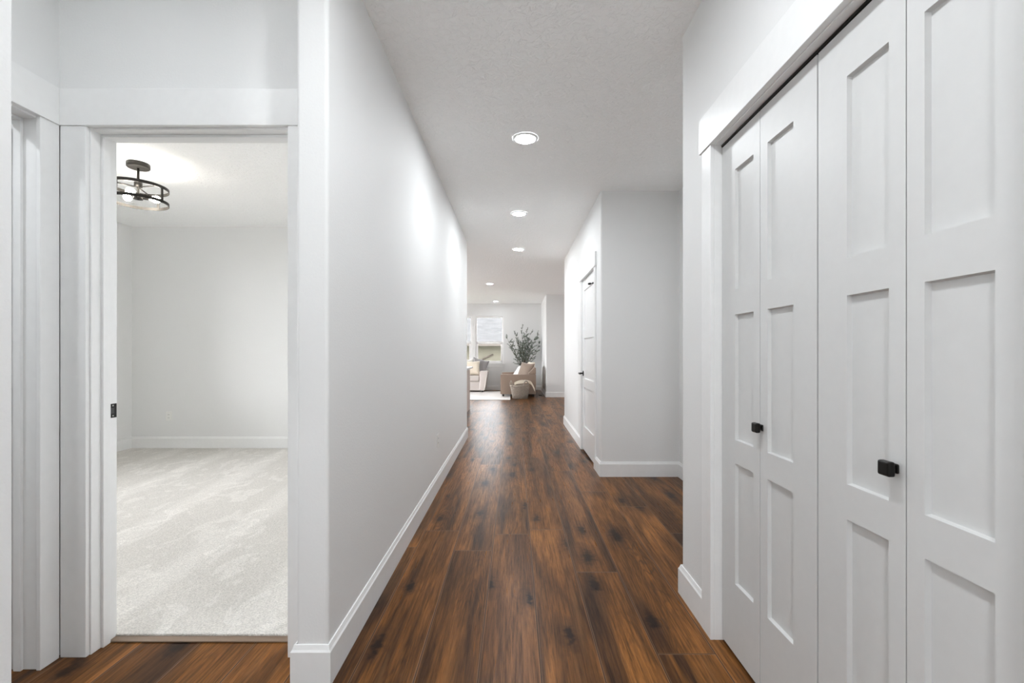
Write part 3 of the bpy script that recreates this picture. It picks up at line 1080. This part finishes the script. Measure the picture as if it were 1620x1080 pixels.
for v in bm.verts:                                   # back leans: slanted inner face
    if v.co.x < hx - 0.10 and v.co.z > 0.70:
        v.co.x += 0.13
obj('backrest', bm, M['tan'], root, True)
bm = bmesh.new(); soft_box(bm, hx - 0.24, hx - 0.02, -hy + 0.13, hy - 0.13, 0.30, 0.604, 0.03); obj('back_cushion', bm, M['tan2'], root, True)
for s in (-1, 1):
    bm = bmesh.new()
    a, b_ = (-hy + 0.135, -0.004) if s < 0 else (0.004, hy - 0.135)
    soft_box(bm, -hx - 0.005, hx - 0.245, a, b_, 0.302, 0.475, 0.045)
    obj('seat_cushion', bm, M['tan2'], root, True)
for sx in (-1, 1):
    for sy in (-1, 1):
        bm = bmesh.new()
        x, y = sx * (hx - 0.07), sy * (hy - 0.07)
        vv = lathe(bm, (x, y, 0), [(0.022, 0.0005 if sx > 0 else 0.0135), (0.034, ZF)], 4 * 4)
        obj('leg', bm, M['darkwood'], root)
pillow('throw_pillow', 0.46, 0.46, 0.17, (0.235, 12.50, 0.485), (-22, 6, -38), M['tan2'],
       'large tan throw pillow leaning on the back of the tan loveseat', 1)
pillow('throw_pillow', 0.42, 0.40, 0.15, (0.04, 12.72, 0.49), (-38, 0, -58), M['white'],
       'white throw pillow lying on the seat of the tan loveseat', 2)
pillow('throw_pillow', 0.46, 0.46, 0.15, (0.37, 13.05, 0.485), (-16, 0, -70), M['cream'],
       'cream throw pillow behind the tan one on the loveseat', 3)

# ------------------------------------------------------------------ wicker basket and blanket
BX, BY = 0.135, 11.82
root = empty('wicker_basket', (BX, BY, 0), 'round wicker basket with loop handles on the floor before the tan loveseat', 'basket')
bm = bmesh.new()
R0, R1, HB = 0.185, 0.245, 0.335
NS = 40
for k in range(NS):                                   # woven uprights
    t = 2 * math.pi * k / NS
    c, s = math.cos(t), math.sin(t)
    tube(bm, [((R0 + (R1 - R0) * z / HB) * c, (R0 + (R1 - R0) * z / HB) * s, z) for z in (0.002, HB * 0.33, HB * 0.66, HB)], 0.0125, 6)
prof = []
for i in range(29):                                   # coils between them
    z = 0.004 + i * (HB - 0.012) / 28
    prof.append((R0 + (R1 - R0) * z / HB + 0.004 * (1 if i % 2 else -1), z))
lathe(bm, (0, 0, 0), prof, 48, True, False)
obj('basket_body', bm, M['wicker'], root)
bm = bmesh.new()
tube(bm, [(R1 * math.cos(2 * math.pi * k / 36), R1 * math.sin(2 * math.pi * k / 36), HB + 0.004) for k in range(37)], 0.017, 8, False)
obj('rim', bm, M['wicker'], root)
for a in (200, 308):
    bm = bmesh.new()
    cx, cy = R1 * math.cos(math.radians(a)), R1 * math.sin(math.radians(a))
    tx, ty = -math.sin(math.radians(a)), math.cos(math.radians(a))
    pts = []
    for k in range(11):
        t = math.pi * k / 10
        pts.append((cx + tx * 0.085 * math.cos(t), cy + ty * 0.085 * math.cos(t), HB - 0.02 + 0.145 * math.sin(t)))
    tube(bm, pts, 0.013, 8)
    obj('handle', bm, M['wicker'], root)
# blanket: folded throw filling the basket and hanging over its right rim
bm = bmesh.new()
nu, nv = 26, 14
rows = []
for i in range(nu + 1):
    u = i / nu
    ang = math.pi * (1.02 - 1.10 * u)
    row = []
    for j in range(nv + 1):
        v = j / nv * 2 - 1
        xx = -0.15 + 0.53 * u
        zz = 0.36 + 0.115 * math.sin(min(math.pi, 0.35 + 2.6 * u)) - (0.13 * max(0, (u - 0.80) / 0.20) ** 1.5)
        zz -= 0.06 * (abs(v) ** 2.5)
        zz += 0.010 * math.sin(9 * u + 5 * v) + 0.008 * math.sin(17 * v + 3 * u)
        yy = v * (0.165 + 0.02 * math.sin(6 * u)) * (1 - 0.25 * abs(2 * u - 1) ** 3)
        row.append(bm.verts.new((xx, yy, zz)))
    rows.append(row)
for a, b_ in zip(rows, rows[1:]):
    for j in range(nv):
        bm.faces.new((a[j], a[j + 1], b_[j + 1], b_[j]))
r = bmesh.ops.solidify(bm, geom=bm.faces[:], thickness=0.05)
o = tag(obj('blanket', bm, M['cream'], smooth=True), 'cream folded blanket spilling over the rim of the wicker basket', 'blanket')
o.location = (BX, BY, 0)

# ------------------------------------------------------------------ pale sofa under the window
SX1, SY0 = -0.87, 13.50
root = empty('sofa', (-1.9, 13.95, 0), 'pale greige sofa under the far window, only its right end showing', 'sofa')
L0 = -1.03; R0_ = 1.03
D0, D1 = -0.45, 0.45
bm = bmesh.new(); soft_box(bm, L0 + 0.16, R0_ - 0.16, D0 + 0.02, D1 - 0.02, 0.06, 0.33, 0.02); obj('seat_base', bm, M['greige'], root, True)
for s in (-1, 1):
    bm = bmesh.new()
    box(bm, 0.84, 1.00, D0, D1, 0.06, 0.635, 0.03, 3)
    for v in bm.verts:                                # flared arm
        v.co.x += 0.085 * max(0, (v.co.z - 0.06)) / 0.575 if v.co.x > 0.92 else 0.02 * (v.co.z - 0.06)
        if s < 0:
            v.co.x = -v.co.x
    a = obj('arm', bm, M['greige'], root, True)
    bm = bmesh.new()
    x0, x1 = 1.005 + 0.0, 1.09
    tube(bm, [(s * (x0 - 0.01), D0 + 0.004, 0.075), (s * (x1 - 0.012), D0 + 0.004, 0.612), (s * (x1 - 0.012), D1 - 0.02, 0.612)], 0.009, 8)
    obj('edge_strip', bm, M['white'], a)  # slim white strip along the outer edge of the arm
bm = bmesh.new(); soft_box(bm, L0 + 0.16, R0_ - 0.16, 0.20, D1, 0.33, 0.88, 0.05); obj('backrest', bm, M['greige'], root, True)
for a, b_ in ((L0 + 0.185, -0.004), (0.004, R0_ - 0.185)):
    bm = bmesh.new(); soft_box(bm, a, b_, D0 - 0.01, 0.195, 0.333, 0.50, 0.045); obj('seat_cushion', bm, M['greige'], root, True)
for sx in (-1, 1):
    for sy in (-1, 1):
        bm = bmesh.new(); lathe(bm, (sx * 0.93, sy * 0.38, 0), [(0.02, 0.0005 if sy > 0 else 0.0135), (0.03, 0.06)], 16)
        obj('leg', bm, M['darkwood'], root)
pillow('throw_pillow', 0.50, 0.46, 0.17, (-1.30, 13.76, 0.50), (-20, 0, 6), M['cream'],
       'cream square throw pillow in the right corner of the pale sofa', 4)
pillow('throw_pillow', 0.52, 0.50, 0.16, (-1.16, 13.985, 0.52), (-14, 14, -6), M['grey'],
       'grey throw pillow standing behind the cream one on the pale sofa', 5)
pillow('throw_pillow', 0.50, 0.50, 0.14, (-1.52, 13.97, 0.50), (-14, 0, 4), M['white'],
       'white throw pillow behind the cream one on the pale sofa', 6)

# ------------------------------------------------------------------ rug, island
bm = bmesh.new(); box(bm, -3.9, -0.115, 11.42, 13.90, 0.0005, 0.013, 0.004)
tag(obj('area_rug', bm, M['rug']), 'pale area rug under the living room sofas', 'rug')
root = empty('kitchen_island', (-1.9, 9.0, 0), 'pale wood kitchen island whose corner shows past the left hallway wall', 'island')
bm = bmesh.new(); box(bm, -1.1, 0.95, -0.9, 0.63, 0.0005, 0.845, 0.004); obj('island_body', bm, M['islandw'], root)
bm = bmesh.new(); box(bm, -1.13, 0.985, -0.93, 0.96, 0.846, 0.886, 0.005); obj('countertop', bm, M['quartz'], root)

# ------------------------------------------------------------------ olive tree
TX, TY = 0.285, 14.04
root = empty('olive_tree', (TX, TY, 0), 'potted olive tree with sparse grey-green leaves in the corner behind the loveseat', 'tree')
bm = bmesh.new()
lathe(bm, (0, 0, 0), [(0.12, 0.0005), (0.15, 0.10), (0.165, 0.28), (0.155, 0.32), (0.145, 0.32), (0.14, 0.27)], 32, True, False)
obj('pot', bm, M['clay'], root)
bm = bmesh.new(); lathe(bm, (0, 0, 0.255), [(0.141, 0), (0.0, 0.012)], 24, False, False); obj('soil', bm, M['soil'], root)
rnd = random.Random(11)
bmT = bmesh.new()
bmL = bmesh.new()


def leaf(p, d, ln, wd, mi):
    d = d.normalized()
    s = d.cross(Vector((rnd.uniform(-1, 1), rnd.uniform(-1, 1), rnd.uniform(-1, 1))))
    if s.length < 0.05:
        return
    s.normalize()
    n = s.cross(d)
    base = p
    mid = p + d * ln * 0.5 + n * wd * 0.25
    tip = p + d * ln
    a = bmL.verts.new(base); b_ = bmL.verts.new(tip)
    m0 = bmL.verts.new(p + d * ln * 0.5)
    l = bmL.verts.new(mid + s * wd * 0.5); r = bmL.verts.new(mid - s * wd * 0.5)
    for q in ((a, l, m0), (l, b_, m0), (a, m0, r), (r, m0, b_)):
        f = bmL.faces.new(q)
        f.material_index = mi


def inside(p):
    return Vector((max(-0.52, min(0.46, p.x)), max(-0.34, min(0.36, p.y)), p.z))


def twig(p, d, ln, r, n=7, leaves=True):
    pts = [p.copy()]
    for i in range(n):
        d = (d + Vector((rnd.uniform(-.22, .22), rnd.uniform(-.22, .22), rnd.uniform(-.10, .20)))).normalized()
        p = inside(p + d * ln / n)
        pts.append(p.copy())
    tube(bmT, pts, [max(0.0018, r * (1 - 0.75 * i / n)) for i in range(n + 1)], 5)
    if leaves:
        for i in range(1, n + 1):
            for k in range(4):
                q = pts[i].lerp(pts[i - 1], rnd.random())
                dd = (d + Vector((rnd.uniform(-1, 1), rnd.uniform(-1, 1), rnd.uniform(-.6, .9)))).normalized()
                leaf(q, dd, rnd.uniform(0.040, 0.065), rnd.uniform(0.013, 0.019), 0 if rnd.random() < 0.6 else 1)
    return pts


trunk = []
z = 0.26
p = Vector((0, 0, z))
for i in range(7):
    trunk.append(p.copy())
    p = p + Vector((rnd.uniform(-.01, .01), rnd.uniform(-.01, .01), 0.085))
tube(bmT, trunk, [0.021 - 0.0012 * i for i in range(len(trunk))], 8)
mains = [(-0.52, 0.02, 1.62, 0.0), (-0.34, 0.10, 1.50, 0.0), (-0.24, -0.1, 1.68, 0), (-0.08, 0.05, 1.92, 0), (0.06, -0.08, 1.80, 0), (0.18, 0.12, 1.74, 0),
         (0.30, -0.05, 1.56, 0), (0.42, 0.05, 1.72, 0), (0.50, 0.0, 1.46, 0), (0.14, 0.2, 1.55, 0), (-0.16, 0.2, 1.45, 0), (-0.42, -0.05, 1.32, 0),
         (0.25, -0.2, 1.30, 0), (-0.05, -0.22, 1.45, 0), (0.02, 0.1, 1.66, 0)]
for (x, y, zt, _) in mains:
    st = trunk[rnd.choice((3, 4, 5, 6))].copy()
    en = Vector((x, y, zt))
    pts = []
    for i in range(9):
        t = i / 8
        q = st.lerp(en, t)
        q.x = st.x + (en.x - st.x) * (t ** 1.25)
        q += Vector((rnd.uniform(-.012, .012), rnd.uniform(-.012, .012), 0))
        pts.append(inside(q))
    tube(bmT, pts, [0.011 * (1 - 0.8 * i / 8) for i in range(9)], 5)
    d = (pts[-1] - pts[-3]).normalized()
    for i in range(2, 9):
        for k in range(rnd.choice((1, 1, 2))):
            q = pts[i]
            dd = (d + Vector((rnd.uniform(-1.1, 1.1), rnd.uniform(-.9, .9), rnd.uniform(-.7, .5)))).normalized()
            twig(q, dd, rnd.uniform(0.12, 0.25) * (1.0 if i < 7 else 0.7), 0.004, 5)
        for k in range(3):
            dd = (d + Vector((rnd.uniform(-1, 1), rnd.uniform(-1, 1), rnd.uniform(-.5, .8)))).normalized()
            leaf(pts[i], dd, rnd.uniform(0.05, 0.08), rnd.uniform(0.016, 0.024), 0 if rnd.random() < 0.68 else 1)
obj('branches', bmT, M['bark'], root)
obj('foliage', bmL, [M['leaf'], M['leaf2']], root, recalc=False)
